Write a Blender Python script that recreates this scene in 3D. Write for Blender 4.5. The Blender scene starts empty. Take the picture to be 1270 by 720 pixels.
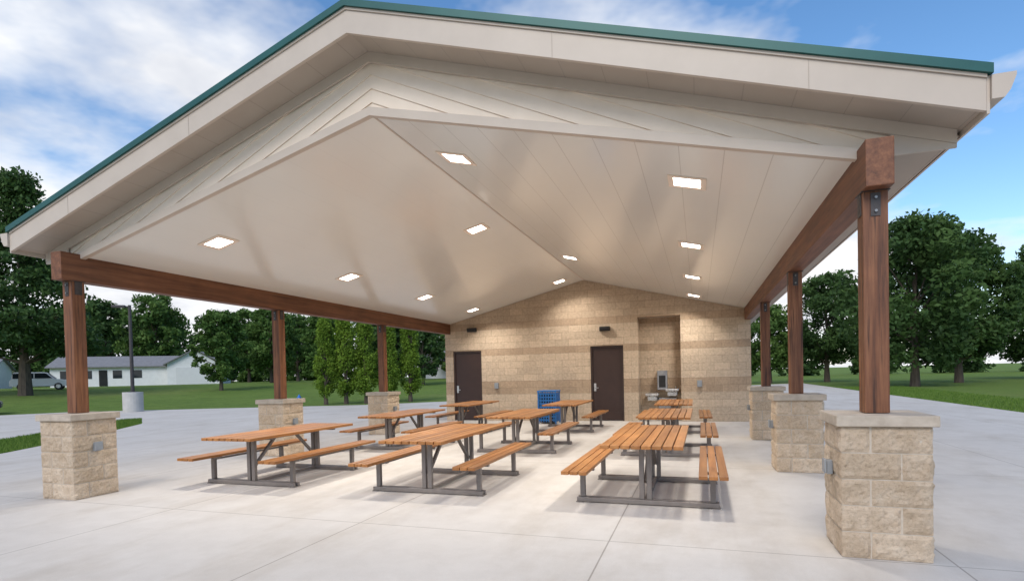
import bpy, bmesh, math, random
import numpy as np
from mathutils import Vector, Matrix, noise as mnoise
random.seed(7); rng=np.random.default_rng(7)
scene=bpy.context.scene
COL=scene.collection
# ------------------------------------------------------------------ helpers
def empty(name,loc=(0,0,0),rotz=0):
    e=bpy.data.objects.new(name,None); e.empty_display_size=.2
    e.location=loc; e.rotation_euler=(0,0,rotz); COL.objects.link(e); return e
def obj(name,me,mat=None,parent=None,loc=(0,0,0),rotz=0,smooth=False):
    o=bpy.data.objects.new(name,me)
    if mat is not None and len(me.materials)==0: me.materials.append(mat)
    o.location=loc; o.rotation_euler=(0,0,rotz); COL.objects.link(o)
    if parent: o.parent=parent
    if smooth:
        me.polygons.foreach_set('use_smooth',[True]*len(me.polygons))
    return o
def bm_me(bm,name):
    bmesh.ops.recalc_face_normals(bm,faces=bm.faces[:])
    me=bpy.data.meshes.new(name); bm.to_mesh(me); bm.free(); return me
def add_box(bm,lo,hi,bev=0,rot=None):
    r=bmesh.ops.create_cube(bm,size=1)
    vs=r['verts']; c=[(lo[i]+hi[i])/2 for i in range(3)]; s=[hi[i]-lo[i] for i in range(3)]
    for v in vs:
        v.co=Vector((v.co.x*s[0],v.co.y*s[1],v.co.z*s[2]))
        if rot is not None: v.co=rot@v.co
        v.co+=Vector(c)
    if bev:
        es=list({e for v in vs for e in v.link_edges})
        bmesh.ops.bevel(bm,geom=es,offset=bev,segments=2,profile=.6,affect='EDGES')
def box(name,lo,hi,mat,parent=None,bev=0):
    bm=bmesh.new(); add_box(bm,lo,hi,bev); return obj(name,bm_me(bm,name),mat,parent)
def boxes(name,lst,mat,parent=None,bev=0):
    bm=bmesh.new()
    for lo,hi in lst: add_box(bm,lo,hi,bev)
    return obj(name,bm_me(bm,name),mat,parent)
def add_prism(bm,pts,y0,y1):
    a=[bm.verts.new((x,y0,z)) for x,z in pts]; b=[bm.verts.new((x,y1,z)) for x,z in pts]
    bm.faces.new(a); bm.faces.new(b[::-1]); n=len(pts)
    for i in range(n): bm.faces.new((a[i],b[i],b[(i+1)%n],a[(i+1)%n]))
def prisms(name,lst,mat,parent=None):
    bm=bmesh.new()
    for pts,y0,y1 in lst: add_prism(bm,pts,y0,y1)
    return obj(name,bm_me(bm,name),mat,parent)
def add_tube(bm,p,q,r0,r1,n=8):
    p=Vector(p);q=Vector(q);d=q-p;L=d.length
    if L<1e-6:return
    M=Matrix.Translation((p+q)/2)@d.to_track_quat('Z','Y').to_matrix().to_4x4()
    bmesh.ops.create_cone(bm,cap_ends=True,segments=n,radius1=r0,radius2=r1,depth=L,matrix=M)
# ------------------------------------------------------------------ materials
def newmat(name):
    m=bpy.data.materials.new(name); m.use_nodes=True; nt=m.node_tree
    return m,nt,nt.nodes['Principled BSDF']
def N(nt,t,**k):
    n=nt.nodes.new(t)
    for a,b in k.items(): setattr(n,a,b)
    return n
def L(nt,a,b): nt.links.new(a,b)
def ramp(nt,fac,stops,const=False):
    r=N(nt,'ShaderNodeValToRGB'); e=r.color_ramp.elements
    while len(e)<len(stops): e.new(.5)
    for i,(p,c) in enumerate(stops):
        e[i].position=p; e[i].color=(*c,1)
    if const: r.color_ramp.interpolation='CONSTANT'
    L(nt,fac,r.inputs[0]); return r.outputs[0]
def coords(nt,scale=(1,1,1),rot=(0,0,0)):
    t=N(nt,'ShaderNodeTexCoord'); m=N(nt,'ShaderNodeMapping')
    m.inputs['Scale'].default_value=scale; m.inputs['Rotation'].default_value=rot
    L(nt,t.outputs['Object'],m.inputs[0]); return m.outputs[0]
def nz(nt,vec,scale,detail=4,rough=.55):
    n=N(nt,'ShaderNodeTexNoise'); n.inputs['Scale'].default_value=scale
    n.inputs['Detail'].default_value=detail; n.inputs['Roughness'].default_value=rough
    L(nt,vec,n.inputs['Vector']); return n.outputs['Fac']
def bump(nt,h,b,strength=.3,dist=.01,prev=None):
    n=N(nt,'ShaderNodeBump'); n.inputs['Strength'].default_value=strength; n.inputs['Distance'].default_value=dist
    L(nt,h,n.inputs['Height'])
    if prev: L(nt,prev,n.inputs['Normal'])
    if b: L(nt,n.outputs[0],b.inputs['Normal'])
    return n.outputs[0]
def mul(nt,a,b,fac=1):
    m=N(nt,'ShaderNodeMix',data_type='RGBA',blend_type='MULTIPLY'); m.inputs[0].default_value=fac
    L(nt,a,m.inputs[6]); L(nt,b,m.inputs[7]); return m.outputs[2]
def mathn(nt,op,a,b=None):
    m=N(nt,'ShaderNodeMath',operation=op)
    if hasattr(a,'links'): L(nt,a,m.inputs[0])
    else: m.inputs[0].default_value=a
    if b is not None:
        if hasattr(b,'links'): L(nt,b,m.inputs[1])
        else: m.inputs[1].default_value=b
    return m.outputs[0]
def simple(name,c1,c2,scale=5,rough=.5,metal=0,bs=.1,stretch=(1,1,1),rv=.1):
    m,nt,b=newmat(name); v=coords(nt,stretch)
    f=nz(nt,v,scale,4); L(nt,ramp(nt,f,[(.3,c1),(.7,c2)]),b.inputs['Base Color'])
    r=N(nt,'ShaderNodeMapRange'); r.inputs[3].default_value=rough-rv; r.inputs[4].default_value=rough+rv
    L(nt,f,r.inputs[0]); L(nt,r.outputs[0],b.inputs['Roughness'])
    b.inputs['Metallic'].default_value=metal
    if bs: bump(nt,nz(nt,v,scale*8,3),b,bs,.01)
    return m
def wood(name,c0,c1,c2,axis,scale=9,rough=.55,isl0=(.74,.72,.7),checks=False,bs=.5):
    m,nt,b=newmat(name); s=[1,1,1]; s[axis]=.05
    v=coords(nt,tuple(s)); f=nz(nt,v,scale,7,.68)
    f2=nz(nt,coords(nt),1.6,4,.6)
    c=ramp(nt,f,[(.30,c0),(.48,c1),(.70,c2)])
    c=mul(nt,c,ramp(nt,f2,[(.3,(.70,.68,.66)),(.7,(1,1,1))]))
    if checks:
        s2=[1,1,1]; s2[axis]=.035
        f3=nz(nt,coords(nt,tuple(s2)),34,3,.6)
        c=mul(nt,c,ramp(nt,f3,[(.34,(.35,.32,.30)),(.44,(1,1,1))]))
    oi=N(nt,'ShaderNodeNewGeometry')
    isl=ramp(nt,oi.outputs['Random Per Island'],[(0,isl0),(1,(1.0,1.0,1.0))])
    L(nt,mul(nt,c,isl),b.inputs['Base Color']); b.inputs['Roughness'].default_value=rough
    bump(nt,f,b,bs,.008); return m
M_post=wood('post_wood_v',(.055,.018,.008),(.215,.080,.033),(.37,.16,.07),2,15,.55,(.80,.78,.76),True)
M_beam=wood('beam_wood_y',(.085,.030,.013),(.18,.067,.029),(.29,.12,.053),1,15,.55,(.80,.78,.76),False,.2)
M_slat=wood('slat_wood',(.33,.12,.030),(.50,.205,.055),(.62,.29,.092),1,14,.42,(.62,.60,.58))
M_beige=simple('beige_painted_metal',(.47,.41,.35),(.51,.45,.385),3,.42,0,0,rv=.03)
M_beige2=simple('beige_trim',(.485,.41,.34),(.53,.45,.375),3,.42,0,0,rv=.03)
M_siding=simple('beige_siding',(.77,.65,.53),(.82,.70,.58),4,.5,0,0,rv=.04)
M_green=simple('green_metal',(.008,.072,.066),(.012,.092,.083),3,.4,.2,0,rv=.02)
M_cap=simple('cast_stone_cap',(.36,.30,.235),(.49,.42,.34),9,.85,0,.3)
M_steel=simple('dark_steel_plate',(.05,.045,.045),(.08,.07,.07),12,.5,.5,.05)
M_bolt=simple('bolt_steel',(.2,.2,.2),(.28,.28,.28),20,.4,.8,0)
M_frame=simple('table_frame_paint',(.18,.155,.14),(.21,.183,.165),12,.42,.15,.04)
M_door=simple('brown_door',(.038,.018,.014),(.046,.023,.018),6,.45,0,.03)
M_dframe=simple('door_frame_brown',(.045,.025,.02),(.055,.031,.025),6,.45,0,.03)
M_inox=simple('stainless_steel',(.5,.5,.5),(.62,.62,.62),8,.28,.95,.03)
M_grey=simple('grey_box',(.28,.30,.32),(.34,.36,.38),8,.45,.3,.03)
M_black=simple('black_fixture',(.012,.012,.013),(.02,.02,.021),8,.4,.1,.02)
M_concbase=simple('concrete_footing',(.42,.41,.38),(.52,.50,.47),3,.85,0,.2)
M_bark=simple('bark',(.05,.038,.028),(.11,.086,.064),3,.9,0,.6,(4,4,.6))
M_white=simple('white_siding_house',(.70,.71,.72),(.78,.79,.80),2,.6,0,0,rv=.05)
M_roofg=simple('grey_shingle',(.17,.17,.18),(.23,.23,.24),3,.93,0,.3,rv=.04)
M_tire=simple('tire_rubber',(.012,.012,.012),(.02,.02,.02),10,.8,0,.1)
M_carw=simple('white_car_paint',(.66,.67,.68),(.70,.71,.72),2,.25,0,0,rv=.02)
M_card=simple('dark_car_paint',(.012,.014,.018),(.018,.02,.024),2,.22,0,0,rv=.02)
M_glass=simple('dark_glass',(.015,.02,.024),(.025,.03,.035),2,.08,0,0,rv=.03)
M_blue=simple('blue_hydrant_paint',(.01,.12,.42),(.015,.15,.5),6,.4,0,.03)

def mat_ceiling():
    m,nt,b=newmat('glossy_cream_ceiling_panel'); t=N(nt,'ShaderNodeTexCoord'); s=N(nt,'ShaderNodeSeparateXYZ'); L(nt,t.outputs['Object'],s.inputs[0])
    xo=mathn(nt,'ADD',s.outputs[0],3.43); a=mathn(nt,'ABSOLUTE',xo)
    pp=mathn(nt,'PINGPONG',mathn(nt,'DIVIDE',a,.41),.5)
    seam=mathn(nt,'LESS_THAN',pp,.011)
    side=mathn(nt,'ADD',mathn(nt,'MULTIPLY',mathn(nt,'GREATER_THAN',xo,0.),.6),.12)
    seam=mathn(nt,'MULTIPLY',seam,side)
    f=nz(nt,coords(nt),.5,2)
    c=ramp(nt,f,[(.3,(.745,.735,.685)),(.7,(.77,.76,.71))])
    k=ramp(nt,seam,[(0,(1,1,1)),(1,(.70,.68,.66))])
    L(nt,mul(nt,c,k),b.inputs['Base Color'])
    b.inputs['Roughness'].default_value=.17
    bump(nt,nz(nt,coords(nt,(1.6,.12,1.6)),1,1),b,.13,.03)
    return m
M_ceil=mat_ceiling()
def mat_soffit():
    m,nt,b=newmat('soffit_panel'); t=N(nt,'ShaderNodeTexCoord'); s=N(nt,'ShaderNodeSeparateXYZ'); L(nt,t.outputs['Object'],s.inputs[0])
    pp=mathn(nt,'PINGPONG',mathn(nt,'DIVIDE',s.outputs[0],.4),.5)
    seam=mathn(nt,'LESS_THAN',pp,.012)
    c=ramp(nt,nz(nt,coords(nt),2,3),[(.3,(.38,.315,.255)),(.7,(.41,.345,.285))])
    L(nt,mul(nt,c,ramp(nt,seam,[(0,(1,1,1)),(1,(.82,.82,.82))])),b.inputs['Base Color']); b.inputs['Roughness'].default_value=.45
    return m
M_soff=mat_soffit()
def mat_block(name,axis):
    m,nt,b=newmat(name); t=N(nt,'ShaderNodeTexCoord'); s=N(nt,'ShaderNodeSeparateXYZ'); L(nt,t.outputs['Object'],s.inputs[0])
    c=N(nt,'ShaderNodeCombineXYZ'); L(nt,s.outputs[axis],c.inputs[0]); L(nt,s.outputs[2],c.inputs[1])
    br=N(nt,'ShaderNodeTexBrick'); L(nt,c.outputs[0],br.inputs[0])
    br.inputs['Scale'].default_value=1; br.inputs['Brick Width'].default_value=.44; br.inputs['Row Height'].default_value=.22
    br.inputs['Mortar Size'].default_value=.007; br.inputs['Mortar Smooth'].default_value=.4
    br.inputs['Color1'].default_value=(.82,.82,.82,1); br.inputs['Color2'].default_value=(1,1,1,1); br.inputs['Mortar'].default_value=(.68,.67,.66,1)
    la=(.72,.56,.405); da=(.55,.40,.272)
    band=ramp(nt,mathn(nt,'DIVIDE',s.outputs[2],5.),[(0,la),(.176,da),(.264,la),(.44,da),(.484,la),(.616,da),(.66,(.62,.47,.33))],True)
    v=coords(nt); n1=nz(nt,v,14,6,.7); n2=nz(nt,v,1.1,3)
    col=mul(nt,band,br.outputs['Color']); col=mul(nt,col,ramp(nt,n1,[(.3,(.72,.72,.72)),(.7,(1.08,1.08,1.08))]))
    col=mul(nt,col,ramp(nt,n2,[(.3,(.92,.92,.92)),(.7,(1,1,1))]))
    L(nt,col,b.inputs['Base Color']); b.inputs['Roughness'].default_value=.92
    nb=bump(nt,n1,None,.8,.04); inv=mathn(nt,'SUBTRACT',1.,br.outputs['Fac']); bump(nt,inv,b,.6,.01,nb)
    return m
M_wall=mat_block('split_face_block_wall',0); M_wallY=mat_block('split_face_block_wall_side',1)
def mat_pier():
    m,nt,b=newmat('split_face_pier_block'); v=coords(nt); g=N(nt,'ShaderNodeNewGeometry')
    n1=nz(nt,v,34,7,.78); n2=nz(nt,v,8,5,.6)
    c=ramp(nt,n2,[(.3,(.58,.455,.325)),(.5,(.66,.53,.395)),(.7,(.73,.61,.475))])
    c=mul(nt,c,ramp(nt,n1,[(.30,(.62,.59,.56)),(.48,(.96,.95,.94)),(.72,(1.10,1.10,1.10))]))
    c=mul(nt,c,ramp(nt,g.outputs['Random Per Island'],[(0,(.82,.79,.75)),(.5,(.93,.91,.89)),(1,(1.02,1.01,1.0))]))
    L(nt,c,b.inputs['Base Color']); b.inputs['Roughness'].default_value=.92
    bump(nt,n1,b,.8,.035); return m
M_pier=mat_pier(); M_mortar=simple('mortar',(.46,.39,.31),(.54,.465,.38),20,.95,0,.3)
def mat_conc():
    m,nt,b=newmat('concrete_pavement'); t=N(nt,'ShaderNodeTexCoord'); s=N(nt,'ShaderNodeSeparateXYZ'); L(nt,t.outputs['Object'],s.inputs[0])
    def jn(o,off,sp,w=.007):
        return mathn(nt,'LESS_THAN',mathn(nt,'PINGPONG',mathn(nt,'DIVIDE',mathn(nt,'ADD',o,off),sp),.5),w/sp)
    j=mathn(nt,'MAXIMUM',jn(s.outputs[0],.8,2.65),jn(s.outputs[1],-5.28,4.4))
    v=coords(nt); n1=nz(nt,v,.35,5,.6); n2=nz(nt,v,3,6,.7); n3=nz(nt,v,90,3); n4=nz(nt,coords(nt,(1,.35,1)),1.1,5,.65)
    c=ramp(nt,n1,[(.3,(.535,.497,.452)),(.7,(.605,.568,.522))])
    c=mul(nt,c,ramp(nt,n2,[(.25,(.89,.88,.87)),(.6,(1,1,1))]))
    c=mul(nt,c,ramp(nt,n4,[(.32,(.87,.845,.81)),(.52,(1,1,1))]))
    c=mul(nt,c,ramp(nt,n3,[(.3,(.95,.95,.95)),(.7,(1.03,1.03,1.03))]))
    c=mul(nt,c,ramp(nt,j,[(0,(1,1,1)),(1,(.6,.58,.56))]))
    L(nt,c,b.inputs['Base Color']); b.inputs['Specular IOR Level'].default_value=.35
    r=N(nt,'ShaderNodeMapRange'); r.inputs[3].default_value=.55; r.inputs[4].default_value=.85; L(nt,n2,r.inputs[0]); L(nt,r.outputs[0],b.inputs['Roughness'])
    bump(nt,n3,b,.1,.004); return m
M_conc=mat_conc()
def mat_grass():
    m,nt,b=newmat('grass'); v=coords(nt); n1=nz(nt,v,.09,4); n2=nz(nt,v,1.4,6,.75); n3=nz(nt,v,22,3,.8)
    c=ramp(nt,n1,[(.3,(.125,.205,.045)),(.55,(.165,.245,.058)),(.75,(.215,.26,.08))])
    c=mul(nt,c,ramp(nt,n2,[(.25,(.62,.64,.58)),(.7,(1.15,1.12,1.05))]))
    c=mul(nt,c,ramp(nt,n3,[(.25,(.55,.6,.5)),(.7,(1.2,1.2,1.15))]))
    L(nt,c,b.inputs['Base Color']); b.inputs['Roughness'].default_value=.9; b.inputs['Specular IOR Level'].default_value=.15
    bump(nt,n3,b,.8,.08); return m
M_grass=mat_grass()
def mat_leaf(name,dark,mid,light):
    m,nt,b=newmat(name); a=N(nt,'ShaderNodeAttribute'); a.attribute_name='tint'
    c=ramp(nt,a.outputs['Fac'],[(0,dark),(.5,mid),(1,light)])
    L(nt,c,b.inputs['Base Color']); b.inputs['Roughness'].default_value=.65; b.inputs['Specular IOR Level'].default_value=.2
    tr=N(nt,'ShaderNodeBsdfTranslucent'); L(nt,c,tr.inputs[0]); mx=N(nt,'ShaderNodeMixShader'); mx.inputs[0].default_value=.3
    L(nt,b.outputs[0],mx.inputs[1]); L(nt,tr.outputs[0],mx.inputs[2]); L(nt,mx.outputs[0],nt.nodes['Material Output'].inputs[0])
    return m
M_leaf=mat_leaf('leaf_green',(.030,.062,.016),(.075,.145,.032),(.14,.225,.055))
M_leafd=mat_leaf('leaf_dark_green',(.020,.046,.015),(.054,.106,.030),(.105,.18,.05))
M_leafy=mat_leaf('leaf_yellow_green',(.07,.125,.014),(.14,.235,.026),(.22,.33,.04))
def mat_emit(name,col,st):
    m,nt,b=newmat(name); v=coords(nt); f=nz(nt,v,6,2)
    b.inputs['Base Color'].default_value=(.8,.8,.8,1)
    L(nt,ramp(nt,f,[(0,tuple(c*.95 for c in col)),(1,col)]),b.inputs['Emission Color']); b.inputs['Emission Strength'].default_value=st
    return m
M_lens=mat_emit('lit_lens',(1,.95,.86),9)

# ------------------------------------------------------------------ terrain
def sm(t): t=min(1,max(0,t)); return t*t*(3-2*t)
def gz(x,y):
    r=math.hypot(x,y); return 1.3*sm((r-37)/45)*sm((-x-4)/10)
def axis_pts():
    a=list(np.arange(-100,100.1,4)); far=[130,180,260,400,700,1500]
    return [-f for f in far[::-1]]+a+far
ax=axis_pts(); n=len(ax)
vs=[(x,y,gz(x,y)-.03) for y in ax for x in ax]
fs=[(j*n+i,j*n+i+1,(j+1)*n+i+1,(j+1)*n+i) for j in range(n-1) for i in range(n-1)]
me=bpy.data.meshes.new('ground'); me.from_pydata(vs,[],fs); obj('grass_ground',me,M_grass,smooth=True)
edge=[(-11.5,-12),(-12.2,0),(-13.4,5),(-15.4,8.9),(-17.6,12.6),(-20.2,16.2),(-23.3,18.7),(-23.8,18.2),(-21.9,15.2),(-19.4,11.0),(-19.0,6),(-19,-12),(-60,-12),(-60,18),(-37,21.5),(-25,26.2),(-18.2,28.6),(-14.5,32),(-13,40),(9.6,64),(9.4,22),(9.9,10),(10.5,-12)]
bm=bmesh.new(); f=bm.faces.new([bm.verts.new((x,y,0)) for x,y in edge])
ex=bmesh.ops.extrude_face_region(bm,geom=[f])
for v in [g for g in ex['geom'] if isinstance(g,bmesh.types.BMVert)]: v.co.z-=.12
bmesh.ops.triangulate(bm,faces=bm.faces[:])
obj('concrete_pavement',bm_me(bm,'pave'),M_conc)
def blades(name,poly,count,h,mat):
    xs=[p[0] for p in poly]; ys=[p[1] for p in poly]; V=[];F=[]
    def inside(x,y):
        c=False;j=len(poly)-1
        for i in range(len(poly)):
            if (poly[i][1]>y)!=(poly[j][1]>y) and x<(poly[j][0]-poly[i][0])*(y-poly[i][1])/(poly[j][1]-poly[i][1])+poly[i][0]: c=not c
            j=i
        return c
    k=0; T=[]
    while k<count:
        x=random.uniform(min(xs),max(xs)); y=random.uniform(min(ys),max(ys))
        if not inside(x,y): continue
        a=random.uniform(0,6.28); w=.012; hh=h*random.uniform(.5,1.2); lx=random.uniform(-.03,.03); ly=random.uniform(-.03,.03)
        z=gz(x,y)-.03
        i=len(V); V+= [(x-w*math.cos(a),y-w*math.sin(a),z),(x+w*math.cos(a),y+w*math.sin(a),z),(x+lx,y+ly,z+hh)]; F.append((i,i+1,i+2)); t=random.random(); T+=[t]*3; k+=1
    me=bpy.data.meshes.new(name); me.from_pydata(V,[],F); at=me.attributes.new('tint','FLOAT','POINT'); at.data.foreach_set('value',T)
    return obj(name,me,mat)
M_blade=mat_leaf('grass_blade',(.07,.14,.02),(.14,.24,.04),(.20,.29,.06))
blades('grass_blades',[(-12.2,0),(-13.4,5),(-15.4,8.9),(-17.6,12.6),(-20.2,16.2),(-23.3,18.7),(-23.8,18.2),(-21.9,15.2),(-19.4,11.0),(-19.0,6)],36000,.08,M_blade)
blades('grass_blades',[(9.42,20),(12.5,20),(14,50),(9.55,50)],20000,.09,M_blade)

# ------------------------------------------------------------------ pavilion
PAV=empty('picnic_pavilion')
xL,xR,yF,S=-8.217,1.39,5.626,4.142
xm,zr,mc=-3.431,4.515,.251
zf0,mr,xe=5.174,.3235,5.46
YS,YE,YW=5.74,27.,18.36
zc=lambda x:zr-mc*abs(x-xm)
zf=lambda x:zf0-mr*abs(x-xm)
def band(z0,z1,e=0):
    out=[]
    for s in (-1,1):
        x1=xm+s*(xe+e)
        out.append([(xm,zf0+z0),(x1,zf(x1)+z0),(x1,zf(x1)+z1),(xm,zf0+z1)])
    return out
prisms('rake_fascia',[(p,5.26,5.30) for p in band(0,.235)],M_beige2,PAV)
prisms('rake_fascia_drip',[(p,5.245,5.30) for p in band(.237,.262)],M_beige2,PAV)
prisms('green_roof_edge',[(p,5.22,5.30) for p in band(.264,.335,.03)],M_green,PAV)
prisms('green_metal_roof',[(p,5.302,YE) for p in band(.25,.325,.03)],M_green,PAV)
prisms('roof_deck_soffit',[(p,5.302,YE-.05) for p in band(.025,.245)],M_soff,PAV)
bm=bmesh.new()
for s in (-1,1):
    y=5.7
    while y<YE-.2:
        pts=[(xm,zf0+.326),(xm+s*xe,zf(xm+s*xe)+.326),(xm+s*xe,zf(xm+s*xe)+.36),(xm,zf0+.36)]
        add_prism(bm,pts,y,y+.02); y+=.42
obj('roof_seams',bm_me(bm,'seams'),M_green,PAV)
jl=[]
for s in (-1,1):
    for t in (2.2,4.3):
        x=xm+s*t; jl.append(([(x-.003,zf(x-.003)+.004),(x+.003,zf(x+.003)+.004),(x+.003,zf(x+.003)+.232),(x-.003,zf(x-.003)+.232)],5.2575,5.262))
prisms('fascia_joints',jl,M_soff,PAV)
def siding():
    bm=bmesh.new(); k=.47; sp=.14
    for s in (-1,1):
        b2=bmesh.new()
        dirv=Vector((s,0,-k)).normalized(); nrm=Vector((s*k,0,1)).normalized()
        for i in range(-40,50):
            base=Vector((xm,YS,4.5))+nrm*(i*sp)
            p0=base-dirv*9; p1=base+dirv*9
            f0=Vector((0,-.014,0)); t=nrm*sp
            a=[b2.verts.new(p0+f0),b2.verts.new(p1+f0),b2.verts.new(p1+t),b2.verts.new(p0+t)]
            b2.faces.new(a)
            c=[b2.verts.new(p0+f0),b2.verts.new(p1+f0),b2.verts.new(p1),b2.verts.new(p0)]
            b2.faces.new(c)
        def cut(co,no):
            g=b2.verts[:]+b2.edges[:]+b2.faces[:]
            bmesh.ops.bisect_plane(b2,geom=g,plane_co=co,plane_no=no,clear_outer=True)
        cut(Vector((xm,0,0)),Vector((-s,0,0)))
        cut(Vector((xm,0,zf0+.03)),Vector((s*mr,0,1)))
        cut(Vector((xm,0,zr-.005)),Vector((-s*mc,0,-1)))
        cut(Vector((xm+s*4.98,0,0)),Vector((s,0,0)))
        me=bpy.data.meshes.new('t'); b2.to_mesh(me); b2.free(); bm.from_mesh(me); bpy.data.meshes.remove(me)
    me=bpy.data.meshes.new('siding'); bm.to_mesh(me); bm.free()
    return obj('gable_siding',me,M_siding,PAV)
siding()
lst=[]
for s in (-1,1):
    x1=xm+s*4.97; x2=xm+s*(xe-.03)
    lst.append(([(xm,zf0+.024-.11),(x2,zf(x2)+.024-.11),(x2,zf(x2)+.024),(xm,zf0+.024)],YS-.055,YS-.024))
    lst.append(([(xm,zr-.03),(x1,zc(x1)-.03),(x1,zc(x1)+.065),(xm,zr+.065)],YS-.075,YS-.001))
    lst.append(([(x1+s*.002,3.30),(x2,3.30),(x2,zf(x2)-.088),(x1+s*.002,zf(x1)-.088)],YS-.05,YS-.026))
prisms('gable_trim',lst,M_beige2,PAV)
cl=[]
for s in (-1,1):
    x1=xm+s*4.83
    cl.append(([(xm,zr),(x1,zc(x1)),(x1,zc(x1)+.05),(xm,zr+.05)],YS,YW+.0))
prisms('ceiling',cl,M_ceil,PAV)
prisms('ceiling_ridge_seam',[([(xm-.012,zr-.009),(xm+.012,zr-.009),(xm+.012,zr-.002),(xm-.012,zr-.002)],YS,YW)],M_beige2,PAV)
for s in (-1,1):
    X=lambda t:xm+s*t
    prisms('eave_soffit',[([(X(4.93),3.392),(X(xe-.005),3.392),(X(xe-.005),3.404),(X(4.93),3.404)],YS-.02,YE-.1)],M_soff,PAV)
    prisms('eave_fascia',[([(X(xe+.002),3.385),(X(xe+.022),3.385),(X(xe+.022),3.66),(X(xe+.002),3.66)],5.262,YE-.06)],M_beige2,PAV)
    prisms('gutter',[([(X(xe+.024),3.48),(X(xe+.10),3.48),(X(xe+.135),3.53),(X(xe+.17),3.63),(X(xe+.17),3.655),(X(xe+.024),3.655)],5.235,YE-.06)],M_beige2,PAV)
for s,x in ((-1,xL),(1,xR)):
    box('roof_beam',(x-.1,5.40,2.99),(x+.1,YW-.002,3.37),M_beam,PAV,.008)
boxes('wood_post',[((x-.09,yF+S*i-.09,1.158),(x+.09,yF+S*i+.09,2.988)) for x in (xL,xR) for i in range(3)],M_post,PAV,.006)
pl=[];bt=bmesh.new()
for x,s in ((xL,1),(xR,-1)):
    for i in range(3):
        y=yF+S*i; yy=y-.094
        pl.append(((x-.035,yy-.003,2.78),(x+.035,yy+.003,2.97)))
        for dz in (2.82,2.93): add_tube(bt,(x,yy-.003,dz),(x,yy-.018,dz),.012,.012,6)
        xx=x+s*.094
        pl.append(((xx-.003,y-.05,2.80),(xx+.003,y+.05,2.986)))
        pl.append(((x-.105,y-.10,2.983),(x+.105,y+.10,2.9895)))
boxes('steel_connector',pl,M_steel,PAV)
obj('connector_bolts',bm_me(bt,'bolts'),M_bolt,PAV)
def rough_block(bm,lo,hi,seed):
    nx=[max(2,int(round((hi[i]-lo[i])/.028))) for i in range(3)]
    d={}
    def V(i,j,k):
        key=(i,j,k)
        if key not in d:
            p=Vector((lo[0]+(hi[0]-lo[0])*i/nx[0],lo[1]+(hi[1]-lo[1])*j/nx[1],lo[2]+(hi[2]-lo[2])*k/nx[2]))
            on=[(-1 if i==0 else 1 if i==nx[0] else 0),(-1 if j==0 else 1 if j==nx[1] else 0),(-1 if k==0 else 1 if k==nx[2] else 0)]
            edge=sum(1 for q in on if q)
            nn=mnoise.noise(p*9+Vector((seed,seed*2,0)))*.6+mnoise.noise(p*24+Vector((seed,0,0)))*.5+mnoise.noise(p*55)*.25
            off=-.005+nn*.004 if edge>=2 else .006+nn*.021
            p=p+Vector((on[0],on[1],0))*off
            if edge>=2: p=p+Vector((0,0,on[2]*-.002))
            d[key]=bm.verts.new(p)
        return d[key]
    a,b,c=nx
    for i in range(a):
        for j in range(b):
            for k in (0,c): bm.faces.new((V(i,j,k),V(i+1,j,k),V(i+1,j+1,k),V(i,j+1,k)))
    for i in range(a):
        for k in range(c):
            for j in (0,b): bm.faces.new((V(i,j,k),V(i+1,j,k),V(i+1,j,k+1),V(i,j,k+1)))
    for j in range(b):
        for k in range(c):
            for i in (0,a): bm.faces.new((V(i,j,k),V(i,j+1,k),V(i,j+1,k+1),V(i,j,k+1)))
def pier(x,y,seed):
    hw=.315; e=empty('block_pier',(x,y,0)); bm=bmesh.new(); H=1.066; nC=5; ch=H/nC; g=.003
    for c in range(nC):
        z0=c*ch+g; z1=(c+1)*ch-g
        sp=.105 if c%2 else -.105
        rough_block(bm,(-hw,-hw,z0),(sp-g,.0+sp-g,z1),seed+c)
        rough_block(bm,(sp+g,-hw,z0),(hw,sp-g,z1),seed+c+.3)
        rough_block(bm,(-hw,sp+g,z0),(-sp-g,hw,z1),seed+c+.5)
        rough_block(bm,(-sp+g,sp+g,z0),(hw,hw,z1),seed+c+.7)
    obj('split_face_blocks',bm_me(bm,'blocks'),M_pier,e)
    box('mortar_core',(-hw+.008,-hw+.008,0.002),(hw-.008,hw-.008,H-.001),M_mortar,e)
    box('stone_cap',(-hw-.035,-hw-.035,H),(hw+.035,hw+.035,H+.088),M_cap,e,.01)
    s=1 if x<-3 else -1
    bm=bmesh.new(); xx=s*(hw+.004)
    lo=min(xx,xx+s*.045);hi=max(xx,xx+s*.045)
    add_box(bm,(lo,-.045,.63),(hi,.045,.75),.006)
    xx+=s*.047; lo=min(xx,xx+s*.02);hi=max(xx,xx+s*.02)
    add_box(bm,(lo,-.055,.64),(hi,.055,.76),.008)
    obj('outlet_box',bm_me(bm,'outlet'),M_grey,e)
    return e
k=0
for x in (xL,xR):
    for i in range(3):
        pier(x,yF+S*i,k*3.7); k+=1
LP=[(-2.94,6.99),(-.09,6.92),(-6.84,6.87),(-4.0,10.42),(-.09,10.41),(-6.84,10.33),(-2.94,14.04),(-4.0,17.4),(-.10,13.96),(-6.84,13.85),(-6.84,17.3),(-.10,17.42)]
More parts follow.
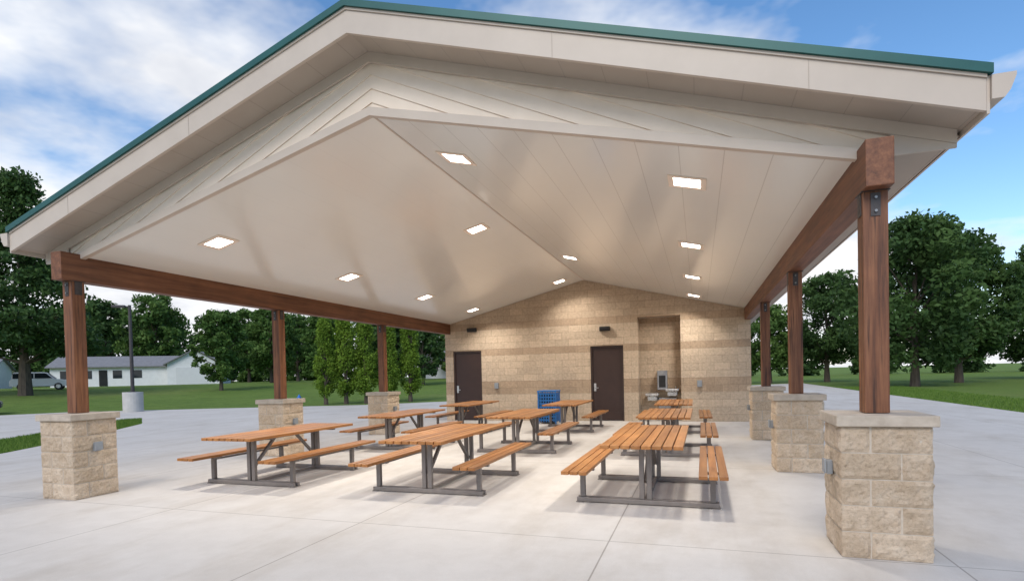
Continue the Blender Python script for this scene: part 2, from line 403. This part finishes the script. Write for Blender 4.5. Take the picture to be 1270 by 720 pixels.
for x,y in LP:
    s=1 if x>xm else -1
    e=empty('ceiling_light',(x,y,zc(x)),0); e.rotation_euler=(0,math.atan(mc)*s,0)
    bm=bmesh.new()
    for lo,hi in (((-.21,-.21,-.012),(.21,-.15,-.001)),((-.21,.15,-.012),(.21,.21,-.001)),((-.21,-.148,-.012),(-.15,.148,-.001)),((.15,-.148,-.012),(.21,.148,-.001))): add_box(bm,lo,hi)
    obj('trim_frame',bm_me(bm,'lf'),M_siding,e)
    box('lit_lens',(-.148,-.148,-.007),(.148,.148,-.002),M_lens,e)
    ld=bpy.data.lights.new('lamp','AREA'); ld.shape='SQUARE'; ld.size=.30; ld.energy=42; ld.color=(1,.95,.88); ld.spread=math.radians(135)
    lo=bpy.data.objects.new('lamp',ld); lo.location=(0,0,-.03); COL.objects.link(lo); lo.parent=e
# ------------------------------------------------------------------ rear building wall
BLD=empty('restroom_building')
def wseg(x0,x1,z0):
    tp=lambda x:zc(x)-.004
    pts=[(x0,z0),(x1,z0),(x1,tp(x1))]
    if x0<xm<x1: pts.append((xm,tp(xm)))
    pts.append((x0,tp(x0))); return (pts,YW,YW+.3)
D1=(-8.04,-6.99,2.39);D2=(-3.26,-2.22,2.39);NI=(-1.775,-.507,3.24)
prisms('front_block_wall',[wseg(-8.33,D1[0],0),wseg(D1[0],D1[1],D1[2]),wseg(D1[1],D2[0],0),wseg(D2[0],D2[1],D2[2]),wseg(D2[1],NI[0],0),wseg(NI[0],NI[1],NI[2]),wseg(NI[1],1.45,0)],M_wall,BLD)
boxes('alcove_back',[((NI[0]-.1,YW+.62,0),(NI[1]+.1,YW+.7,3.4))],M_wall,BLD)
boxes('alcove_sides',[((NI[0]-.1,YW+.301,0),(NI[0],YW+.619,3.4)),((NI[1],YW+.301,0),(NI[1]+.1,YW+.619,3.4))],M_wallY,BLD)
box('alcove_head',(NI[0]+.002,YW+.301,3.24),(NI[1]-.002,YW+.619,3.39),M_beige,BLD)
boxes('side_block_wall',[((-8.33,YW+.302,0),(-8.1,YE-.5,3.38)),((1.22,YW+.302,0),(1.45,YE-.5,3.38)),((-8.1,YE-.8,0),(1.22,YE-.5,3.38))],M_wallY,BLD)
for d in (D1,D2):
    e=empty('steel_door',(0,0,0)); x0,x1,h=d
    boxes('door_frame',[((x0+.001,YW+.03,0),(x0+.055,YW+.14,h-.001)),((x1-.055,YW+.03,0),(x1-.001,YW+.14,h-.001)),((x0+.056,YW+.03,h-.055),(x1-.056,YW+.14,h-.001))],M_dframe,e)
    box('door_leaf',(x0+.058,YW+.075,.012),(x1-.058,YW+.12,h-.058),M_door,e,.002)
    bm=bmesh.new(); add_box(bm,(x0+.09,YW+.062,.95),(x0+.16,YW+.074,1.2),.003); add_tube(bm,(x0+.125,YW+.063,1.06),(x0+.125,YW+.01,1.06),.014,.014); add_box(bm,(x0+.115,YW+.0,1.045),(x0+.24,YW+.02,1.07),.005)
    obj('lever_handle',bm_me(bm,'h'),M_inox,e)
    box('kick_plate',(x0+.1,YW+.069,.04),(x1-.1,YW+.0745,.28),M_door,e)
for x,z in ((-7.3,3.10),(-2.78,2.92)):
    bm=bmesh.new()
    add_box(bm,(x-.17,YW-.09,z-.07),(x+.17,YW-.001,z+.07),.02); add_box(bm,(x-.15,YW-.16,z-.03),(x+.15,YW-.092,z+.065),.02)
    obj('wall_light',bm_me(bm,'wl'),M_black,None)
bm=bmesh.new()
for x,z in ((-6.45,1.18),(.02,1.14)): add_box(bm,(x-.07,YW-.07,z-.1),(x+.07,YW-.001,z+.1),.012)
obj('wall_outlet_boxes',bm_me(bm,'wo'),M_grey,BLD)
M_inoxd=simple('brushed_steel_dark',(.30,.30,.31),(.42,.42,.43),8,.35,.95,.03)
e=empty('drinking_fountain',(-1.08,YW,0))
bm=bmesh.new()
add_box(bm,(-.15,.34,.95),(.15,.618,1.56),.015)
add_box(bm,(-.08,.29,1.42),(.08,.345,1.5),.01)
add_box(bm,(-.13,.44,.30),(.43,.618,.70),.02)
obj('bottle_filler_panel',bm_me(bm,'f1'),M_inoxd,e)
for nm,cx,zt in (('upper_basin',.30,1.0),('lower_basin',-.30,.86)):
    bm=bmesh.new(); add_box(bm,(cx-.2,.06,zt-.09),(cx+.2,.60,zt),.035); add_box(bm,(cx-.15,.2,zt-.24),(cx+.15,.60,zt-.092),.03)
    add_tube(bm,(cx+.1,.45,zt),(cx+.1,.42,zt+.06),.014,.012); add_box(bm,(cx-.06,.04,zt-.07),(cx+.06,.06,zt-.03),.004)
    obj(nm,bm_me(bm,nm),M_inox,e)
box('bottle_filler_recess',(-.10,.333,1.03),(.10,.3395,1.40),M_black,e)
M_bin=simple('blue_coated_steel',(.015,.14,.42),(.025,.19,.52),8,.4,.1,.03)
e=empty('recycling_bin',(-4.42,17.45,0))
bm=bmesh.new(); w=.27
for sx in (-1,1):
    for sy in (-1,1): add_box(bm,(sx*w-.02,sy*w-.02,0.0),(sx*w+.02,sy*w+.02,.98),.004)
for q in range(9):
    z=.10+q*.10
    for s in (-1,1):
        add_box(bm,(-w,s*w-.008,z),(w,s*w+.008,z+.045)); add_box(bm,(s*w-.008,-w,z),(s*w+.008,w,z+.045))
for q in range(6):
    t=-w+.07+q*.08
    for s in (-1,1):
        add_box(bm,(t,s*(w+.012)-.005,.06),(t+.03,s*(w+.012)+.005,.96)); add_box(bm,(s*(w+.012)-.005,t,.06),(s*(w+.012)+.005,t+.03,.96))
add_box(bm,(-w-.03,-w-.03,.98),(w+.03,w+.03,1.03),.012)
obj('slatted_body',bm_me(bm,'bin'),M_bin,e)
box('liner',(-w+.03,-w+.03,.04),(w-.03,w-.03,.94),M_card,e,.01)
# ------------------------------------------------------------------ picnic tables
def table_meshes():
    bm=bmesh.new(); ns=8; W=.88; g=.012; sw=(W-g*(ns-1))/ns
    for i in range(ns):
        x=-W/2+i*(sw+g); add_box(bm,(x,0,.705),(x+sw,2.5,.745),.005)
    top=bm_me(bm,'tabletop_slats')
    bm=bmesh.new(); bw=.29; ns=3; sw=(bw-g*2)/3
    for s in (-1,1):
        for i in range(ns):
            x=s*.735-bw/2+i*(sw+g); add_box(bm,(x,-.03,.405),(x+sw,2.53,.445),.005)
    seat=bm_me(bm,'bench_slats')
    bm=bmesh.new()
    for y in (.5,2.0):
        for dy in (-.045,.045):
            add_box(bm,(-.80,y+dy-.022,.012),(.80,y+dy+.022,.062),.006)
        for s in (-1,1):
            add_box(bm,(s*.735-.03,y-.03,.0625),(s*.735+.03,y+.03,.375),.006)
            add_box(bm,(s*.735-.14,y-.025,.376),(s*.735+.14,y+.025,.404),.003)
            add_box(bm,(s*.77-.04,y-.07,.0),(s*.77+.04,y+.07,.011))
        for s in (-1,1): add_box(bm,(s*.042-.028,y-.03,.063),(s*.042+.028,y+.03,.675),.006)
        add_box(bm,(-.40,y-.025,.676),(.40,y+.025,.704),.003)
    for (y0,y1) in ((.535,1.02),(1.965,1.48)):
        L_=math.hypot(y1-y0,.42); a=math.atan2(.42,y1-y0)
        R=Matrix.Rotation(a,3,'X'); c=((0,(y0+y1)/2,.465))
        add_box(bm,(c[0]-.02,c[1]-L_/2,c[2]-.02),(c[0]+.02,c[1]+L_/2,c[2]+.02),0,R)
    add_box(bm,(-.03,.535,.64),(.03,1.965,.675),.003)
    for s in (-1,1): add_box(bm,(s*.735-.02,.526,.35),(s*.735+.02,1.974,.375),.003)
    add_box(bm,(-.025,.57,.02),(.025,1.93,.06),.004)
    fr=bm_me(bm,'table_frame')
    return top,seat,fr
T=table_meshes()
for yy in (6.36,10.32,14.4):
    for xx in (-.61,-3.41,-6.33):
        e=empty('picnic_table',(xx+random.uniform(-.03,.03),yy+random.uniform(-.04,.04),0),random.uniform(-.008,.008))
        obj('tabletop',T[0],M_slat,e); obj('bench_seats',T[1],M_slat,e); obj('steel_frame',T[2],M_frame,e)
# ------------------------------------------------------------------ trees
def leafmesh(name,C,R,npc,size,mat,flat=.8,tintc=None):
    C=np.array(C);R=np.array(R);m=len(C)
    cnt=np.maximum(4,(npc*(R/R.mean())**2).astype(int)); idx=np.repeat(np.arange(m),cnt); n=len(idx)
    d=rng.normal(size=(n,3)); d/=np.linalg.norm(d,axis=1)[:,None]; rad=R[idx]*(rng.random(n)**.45)
    P=C[idx]+d*rad[:,None]*np.array([1,1,flat])
    a=rng.normal(size=(n,3)); a/=np.linalg.norm(a,axis=1)[:,None]; b=np.cross(a,rng.normal(size=(n,3))); b/=np.linalg.norm(b,axis=1)[:,None]
    s=size*(.6+.8*rng.random(n))[:,None]; a=a*s;b=b*s*.62
    V=np.stack([P-a,P-b*.9,P+a,P+b*.9],1).reshape(-1,3)
    F=np.arange(n*4).reshape(-1,4)
    me=bpy.data.meshes.new(name); me.from_pydata(V.tolist(),[],F.tolist())
    tc=rng.random(m) if tintc is None else np.array(tintc)
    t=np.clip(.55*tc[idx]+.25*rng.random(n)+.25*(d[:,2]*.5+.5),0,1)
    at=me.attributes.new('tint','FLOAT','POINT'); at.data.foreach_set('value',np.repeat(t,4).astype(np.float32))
    me.materials.append(mat); return me
def tree_mesh(kind,h,w,cb,mat,seed,npc=90,leaf=.2,nc=110):
    rs=np.random.default_rng(seed); C=[];R=[]
    lump=[(rs.random()*6.28,rs.uniform(.1,.9),rs.uniform(.72,1.15)) for _ in range(11)]
    while len(C)<nc:
        u=rs.random()
        if kind=='round':
            z=u; prof=math.sin(math.pi*min(1,max(0,(z*.88+.09))))**.62
        elif kind=='cone':
            z=u; prof=min(1,(z/.16)**.5)*(1-z*.97)**.5
        else:
            z=u**1.15; prof=(min(1,z/.15+.4))*(1-z)**.85*(1+.22*math.sin(z*40))
        th=rs.random()*6.28
        f=1
        if kind!='cone':
            for a,zz,am in lump:
                if abs((th-a+3.14)%6.28-3.14)<.55 and abs(z-zz)<.16: f*=am
        r=w/2*prof*f*(rs.random()**.42 if kind!='cone' else rs.uniform(.55,.85))
        C.append((r*math.cos(th),r*math.sin(th),cb+(h-cb)*z*.97)); R.append((w*.105 if kind=='round' else w*.12 if kind=='pine' else w*.17)*rs.uniform(.55,1.35))
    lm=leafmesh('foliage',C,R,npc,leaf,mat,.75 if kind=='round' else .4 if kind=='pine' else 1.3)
    bm=bmesh.new(); tr=max(.09,h*.022)
    p=Vector((0,0,-.3)); prev=tr*1.35
    for i in range(1,6):
        q=Vector((rs.normal()*.06*i*h*.02,rs.normal()*.06*i*h*.02,h*.78*i/5)); r=tr*(1-.8*i/5); add_tube(bm,p,q,prev,r,8); p=q; prev=r
    for i in range(0,nc,max(1,nc//22)):
        c=Vector(C[i]); z0=max(cb*.75,c.z*.62); add_tube(bm,(0,0,z0),tuple(c),tr*.33,.02,5)
    return lm,bm_me(bm,'trunk')
def place(name,meshes,x,y,rot=0,sc=1):
    e=empty(name,(x,y,gz(x,y)),rot); e.scale=(sc,sc,sc)
    obj('foliage',meshes[0],None,e); obj('trunk',meshes[1],M_bark,e); return e
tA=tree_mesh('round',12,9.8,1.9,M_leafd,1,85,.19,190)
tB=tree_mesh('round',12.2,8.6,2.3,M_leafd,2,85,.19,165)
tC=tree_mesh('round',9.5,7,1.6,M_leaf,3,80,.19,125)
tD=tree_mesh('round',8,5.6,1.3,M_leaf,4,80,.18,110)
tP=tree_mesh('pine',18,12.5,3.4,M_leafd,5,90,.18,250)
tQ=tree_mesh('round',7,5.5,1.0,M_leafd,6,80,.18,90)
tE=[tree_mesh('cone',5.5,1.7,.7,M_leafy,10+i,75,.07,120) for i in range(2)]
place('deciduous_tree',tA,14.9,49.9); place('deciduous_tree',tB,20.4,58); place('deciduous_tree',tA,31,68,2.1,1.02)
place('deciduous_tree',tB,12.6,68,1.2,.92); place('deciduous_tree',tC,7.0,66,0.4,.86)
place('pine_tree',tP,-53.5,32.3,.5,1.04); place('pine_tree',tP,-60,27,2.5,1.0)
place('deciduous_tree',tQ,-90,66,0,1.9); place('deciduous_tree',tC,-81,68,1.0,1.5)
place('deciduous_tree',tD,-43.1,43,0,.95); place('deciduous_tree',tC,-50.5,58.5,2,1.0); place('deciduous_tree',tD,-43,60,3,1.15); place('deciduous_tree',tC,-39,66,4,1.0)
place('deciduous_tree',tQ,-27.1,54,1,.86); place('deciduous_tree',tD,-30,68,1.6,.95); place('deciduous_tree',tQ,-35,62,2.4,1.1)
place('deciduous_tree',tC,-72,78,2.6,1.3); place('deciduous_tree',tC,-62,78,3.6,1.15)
for i,(x,y,s) in enumerate([(-21.5,29.6,.96),(-20.4,30.1,1.03),(-19.3,30.6,1.0),(-18.3,31.6,.97),(-17.3,32.6,.99)]):
    place('arborvitae',tE[i%2],x,y,i*1.3,s)
def belt(name,pts,hmin,hmax,mat,seed,sp=3.6,nc=26,sz=.36):
    rs=np.random.default_rng(seed); C=[];R=[]
    for (x0,y0),(x1,y1) in zip(pts[:-1],pts[1:]):
        Ld=math.hypot(x1-x0,y1-y0); m=int(Ld/sp)
        for i in range(m):
            t=(i+rs.random())/m; x=x0+(x1-x0)*t+rs.normal()*2.5; y=y0+(y1-y0)*t+rs.normal()*2.5; h=rs.uniform(hmin,hmax); z0=gz(x,y)
            for _ in range(nc):
                z=rs.random(); r=.32*h*math.sin(math.pi*(z*.85+.12))**.6*rs.random()**.4; th=rs.random()*6.28
                C.append((x+r*math.cos(th),y+r*math.sin(th),z0+.2+h*z)); R.append(rs.uniform(.7,1.5)*h/9)
    me=leafmesh(name,C,R,30,sz,mat); return obj(name,me)
belt('distant_trees',[(-170,70),(-130,84),(-90,108),(-45,118),(-5,122)],9,15,M_leafd,21,3.2,36,.5)
belt('distant_trees',[(-150,74),(-110,86),(-80,100),(-40,108),(-5,112)],4,6.5,M_leaf,24,2.6,24,.34)
belt('distant_trees',[(-5,122),(40,124),(92,104),(130,76)],6,9,M_leafd,22,2.8,32,.40)
# ------------------------------------------------------------------ lamp post
e=empty('street_lamp',(-29.4,23.1,0),math.radians(37))
bm=bmesh.new(); add_tube(bm,(0,0,0),(0,0,1.08),.5,.5,24); obj('concrete_base',bm_me(bm,'lb'),M_concbase,e)
bm=bmesh.new(); add_box(bm,(-.2,-.2,1.08),(.2,.2,1.12),.01); add_tube(bm,(0,0,1.12),(0,0,5.85),.10,.08,12); add_box(bm,(-.25,-.03,5.72),(0,.03,5.80)); obj('pole',bm_me(bm,'lp'),M_steel,e)
bm=bmesh.new(); add_box(bm,(-.85,-.16,5.70),(-.2,.16,5.84),.03); obj('lamp_head',bm_me(bm,'lh'),M_steel,e)
e=empty('fire_hydrant',(-21.9,27.6,0)); bm=bmesh.new()
add_tube(bm,(0,0,0),(0,0,.06),.16,.16,14);add_tube(bm,(0,0,.06),(0,0,.48),.10,.095,14);add_tube(bm,(0,0,.48),(0,0,.52),.14,.14,14);add_tube(bm,(0,0,.52),(0,0,.64),.11,.04,14);add_tube(bm,(0,0,.64),(0,0,.69),.025,.025,6)
add_tube(bm,(-.17,0,.38),(.17,0,.38),.05,.05,10);add_tube(bm,(0,0,.36),(0,-.18,.36),.065,.065,10)
obj('hydrant_body',bm_me(bm,'hyd'),M_blue,e)
# ------------------------------------------------------------------ cars
def car(name,x,y,rot,paint,kind='suv'):
    e=empty(name,(x,y,gz(x,y)-.02),rot)
    if kind=='suv':
        body=[(-2.3,.35),(2.25,.35),(2.35,.62),(2.3,.9),(1.25,1.08),(-2.25,1.12),(-2.38,.7)]
        cab=[(-2.2,1.10),(1.2,1.06),(.55,1.68),(.2,1.76),(-1.95,1.76),(-2.1,1.66)]
    else:
        body=[(-2.2,.3),(2.2,.3),(2.3,.5),(2.2,.75),(1.1,.92),(-2.1,.95),(-2.28,.6)]
        cab=[(-1.9,.93),(1.05,.91),(.35,1.38),(.0,1.43),(-1.1,1.43),(-1.4,1.36)]
    def pr(pts,w,top):
        bm=bmesh.new(); add_prism(bm,pts,-w,w)
        zt=max(p[1] for p in pts);zb=min(p[1] for p in pts)
        for v in bm.verts: v.co.y*=1-(top*(v.co.z-zb)/(zt-zb))
        bmesh.ops.bevel(bm,geom=bm.edges[:],offset=.06,segments=3,affect='EDGES'); return bm_me(bm,'p')
    obj('body',pr(body,.92,.04),paint,e,smooth=False); obj('cabin',pr(cab,.86,.17),paint,e)
    zt=max(p[1] for p in cab); z0=min(p[1] for p in cab)
    bm=bmesh.new()
    hw=lambda z:.86*(1-.17*(z-z0)/(zt-z0))+.006
    za,zb=z0+.08,zt-.12
    fx=lambda z:float(np.interp(z,[cab[1][1],cab[2][1]],[cab[1][0],cab[2][0]]))-.12
    bxs=cab[0][0]+.12+(.35 if kind!='suv' else 0)
    for s in (-1,1):
        for a,b in [(bxs,bxs+.8),(bxs+.88,bxs+1.6),(bxs+1.68,None)]:
            b1=b if b else fx(za); b2=b if b else max(bxs+1.7,fx(zb))
            q=[(a,za),(b1,za),(b2,zb),(a,zb)]
            bm.faces.new([bm.verts.new((px,s*hw(pz),pz)) for px,pz in q])
    fz=[(fx(za)+.135,za),(fx(zb)+.135,zb)]
    bm.faces.new([bm.verts.new(v) for v in ((fz[0][0]+.01,-.75,za),(fz[0][0]+.01,.75,za),(fz[1][0]+.01,.62,zb),(fz[1][0]+.01,-.62,zb))])
    obj('windows',bm_me(bm,'win'),M_glass,e)
    bm=bmesh.new()
    for wx in (-1.45,1.45):
        for s in (-1,1): add_tube(bm,(wx,s*.72,.34),(wx,s*.94,.34),.34,.34,20)
    obj('wheels',bm_me(bm,'wh'),M_tire,e)
    bm=bmesh.new()
    for wx in (-1.45,1.45):
        for s in (-1,1): add_tube(bm,(wx,s*.94,.34),(wx,s*.95,.34),.2,.19,14)
    obj('hubcaps',bm_me(bm,'hb'),M_inox,e)
car('parked_suv',-61.5,38.6,math.radians(50),M_carw); car('parked_car',-38.0,19.1,math.radians(58),M_card,'sedan')
# ------------------------------------------------------------------ houses
def house(name,x,y,rot,L1=13,D=8,H1=2.5,rise=1.9,garage=True):
    e=empty(name,(x,y,gz(x,y)-.05),rot)
    box('walls',(-L1/2,-D/2,0),(L1/2,D/2,H1),M_white,e)
    def gable(nm,x0,x1,y0,y1,z0,r,ov=.4):
        ym=(y0+y1)/2
        bm=bmesh.new()
        for s,ye in ((-1,y0-ov),(1,y1+ov)):
            zz=z0-ov*r/((y1-y0)/2)
            v=[(x0-ov,ye,zz),(x1+ov,ye,zz),(x1+ov,ym,z0+r),(x0-ov,ym,z0+r)]
            a=[bm.verts.new(q) for q in v]; b=[bm.verts.new((q[0],q[1],q[2]+.12)) for q in v]
            bm.faces.new(a);bm.faces.new(b)
            for i in range(4): bm.faces.new((a[i],a[(i+1)%4],b[(i+1)%4],b[i]))
        obj(nm,bm_me(bm,nm),M_roofg,e)
        bm=bmesh.new()
        for xx in (x0,x1-.05):
            a=[bm.verts.new(q) for q in ((xx,y0,z0),(xx,y1,z0),(xx,ym,z0+r-.02))]; b=[bm.verts.new((q.co.x+.05,q.co.y,q.co.z)) for q in a]
            bm.faces.new(a);bm.faces.new(b)
            for i in range(3): bm.faces.new((a[i],a[(i+1)%3],b[(i+1)%3],b[i]))
        obj(nm+'_gable_end',bm_me(bm,nm+'g'),M_white,e)
    gable('roof',-L1/2,L1/2,-D/2,D/2,H1+.001,rise)
    win=[]
    for wx in (-L1*.38,-L1*.2,.05*L1,.22*L1): win.append(((wx-.5,-D/2-.03,1.0),(wx+.5,-D/2-.005,2.0)))
    boxes('windows',win,M_glass,e); box('front_door',(-.9-.45,-D/2-.04,.05),(-.9+.45,-D/2-.005,2.05),M_card,e)
    if garage:
        x0=L1/2+.005; bm=bmesh.new()
        add_box(bm,(x0,-D/2-1.5,0),(x0+6.4,D/2-1,2.7))
        obj('garage_walls',bm_me(bm,'gw'),M_white,e)
        xm_=x0+3.2; bm=bmesh.new()
        add_prism(bm,[(x0,2.702),(x0+6.4,2.702),(xm_,4.4)],-D/2-1.5,-D/2-1.45); obj('garage_gable',bm_me(bm,'gg'),M_white,e)
        bm=bmesh.new(); sl=1.7/3.2
        for s in (-1,1):
            xx=xm_+s*3.6; add_prism(bm,[(xm_,4.41),(xx,4.41-3.6*sl),(xx,4.53-3.6*sl),(xm_,4.53)],-D/2-1.9,D/2-.8)
        obj('garage_roof',bm_me(bm,'gr'),M_roofg,e)
        box('garage_door',(x0+1,-D/2-1.53,.02),(x0+5.4,-D/2-1.505,2.2),M_carw,e)
house('white_house',-72,55,math.radians(38),13,8,2.5,1.3)
house('white_house',-30.5,74,math.radians(15),10,7,2.4,1.6,False)
house('white_house',-92,46,math.radians(45),12,8,2.6,1.5,False)
# ------------------------------------------------------------------ world
w=bpy.data.worlds.new('World'); scene.world=w; w.use_nodes=True; nt=w.node_tree
for nn in list(nt.nodes): nt.nodes.remove(nn)
out=N(nt,'ShaderNodeOutputWorld'); bg=N(nt,'ShaderNodeBackground'); L(nt,bg.outputs[0],out.inputs[0])
sky=N(nt,'ShaderNodeTexSky'); sky.sky_type='NISHITA'; sky.sun_disc=False
SE,SA=math.radians(42),math.radians(183)   # azimuth clockwise from +Y
sky.sun_elevation=SE; sky.sun_rotation=SA; sky.air_density=1.0; sky.dust_density=.3; sky.ozone_density=1.6
hs=N(nt,'ShaderNodeHueSaturation'); hs.inputs['Saturation'].default_value=1.2; hs.inputs['Value'].default_value=1.4; L(nt,sky.outputs[0],hs.inputs['Color'])
tc=N(nt,'ShaderNodeTexCoord'); sp=N(nt,'ShaderNodeSeparateXYZ'); L(nt,tc.outputs['Generated'],sp.inputs[0])
zp=mathn(nt,'MAXIMUM',sp.outputs[2],0)
den=mathn(nt,'ADD',zp,.22)
dv=N(nt,'ShaderNodeCombineXYZ'); L(nt,mathn(nt,'DIVIDE',sp.outputs[0],den),dv.inputs[0]); L(nt,mathn(nt,'DIVIDE',sp.outputs[1],den),dv.inputs[1]); L(nt,mathn(nt,'MULTIPLY',sp.outputs[2],1.5),dv.inputs[2])
mp=N(nt,'ShaderNodeMapping'); mp.inputs['Location'].default_value=(3.1,1.7,.4); L(nt,dv.outputs[0],mp.inputs[0])
c1=nz(nt,mp.outputs[0],1.15,6,.56)
bias=mathn(nt,'MULTIPLY',sp.outputs[0],-.12)
hz=mathn(nt,'MULTIPLY',mathn(nt,'MAXIMUM',mathn(nt,'SUBTRACT',.30,zp),0.),.8)
cov=mathn(nt,'ADD',mathn(nt,'ADD',c1,bias),hz)
cr=ramp(nt,cov,[(.50,(0,0,0)),(.59,(.55,.55,.55)),(.68,(1,1,1))])
shade=nz(nt,mp.outputs[0],2.6,4,.6)
cc=ramp(nt,shade,[(.3,(5.4,5.6,6.1)),(.6,(7.6,7.65,7.75))])
mx=N(nt,'ShaderNodeMix',data_type='RGBA'); L(nt,cr,mx.inputs[0]); L(nt,hs.outputs[0],mx.inputs[6]); L(nt,cc,mx.inputs[7])
L(nt,mx.outputs[2],bg.inputs[0]); bg.inputs[1].default_value=.14
sd=bpy.data.lights.new('sun','SUN'); sd.energy=2.25; sd.angle=math.radians(34); sd.color=(1,.93,.84)
so=bpy.data.objects.new('sun',sd); COL.objects.link(so)
dirv=Vector((math.sin(SA)*math.cos(SE),math.cos(SA)*math.cos(SE),math.sin(SE)))
so.rotation_euler=dirv.to_track_quat('Z','Y').to_euler(); so.location=(0,-20,30)
scene.view_settings.view_transform='Standard'; scene.view_settings.look='None'; scene.view_settings.exposure=0
# ------------------------------------------------------------------ camera
yaw,p,r=.3427,-.0213,.0240
F=Vector((-math.sin(yaw)*math.cos(p),math.cos(yaw)*math.cos(p),math.sin(p))); R=Vector((math.cos(yaw),math.sin(yaw),0)); U=R.cross(F)
R2=R*math.cos(r)-U*math.sin(r); U2=U*math.cos(r)+R*math.sin(r)
cd=bpy.data.cameras.new('cam'); cam=bpy.data.objects.new('camera',cd); COL.objects.link(cam)
cam.matrix_world=Matrix(((R2.x,U2.x,-F.x,0),(R2.y,U2.y,-F.y,0),(R2.z,U2.z,-F.z,1.55),(0,0,0,1)))
cd.sensor_fit='HORIZONTAL'; cd.sensor_width=36; cd.lens=36*711.76/1270; cd.shift_x=.01738; cd.shift_y=.0942
cd.clip_start=.05; cd.clip_end=4000
scene.camera=cam
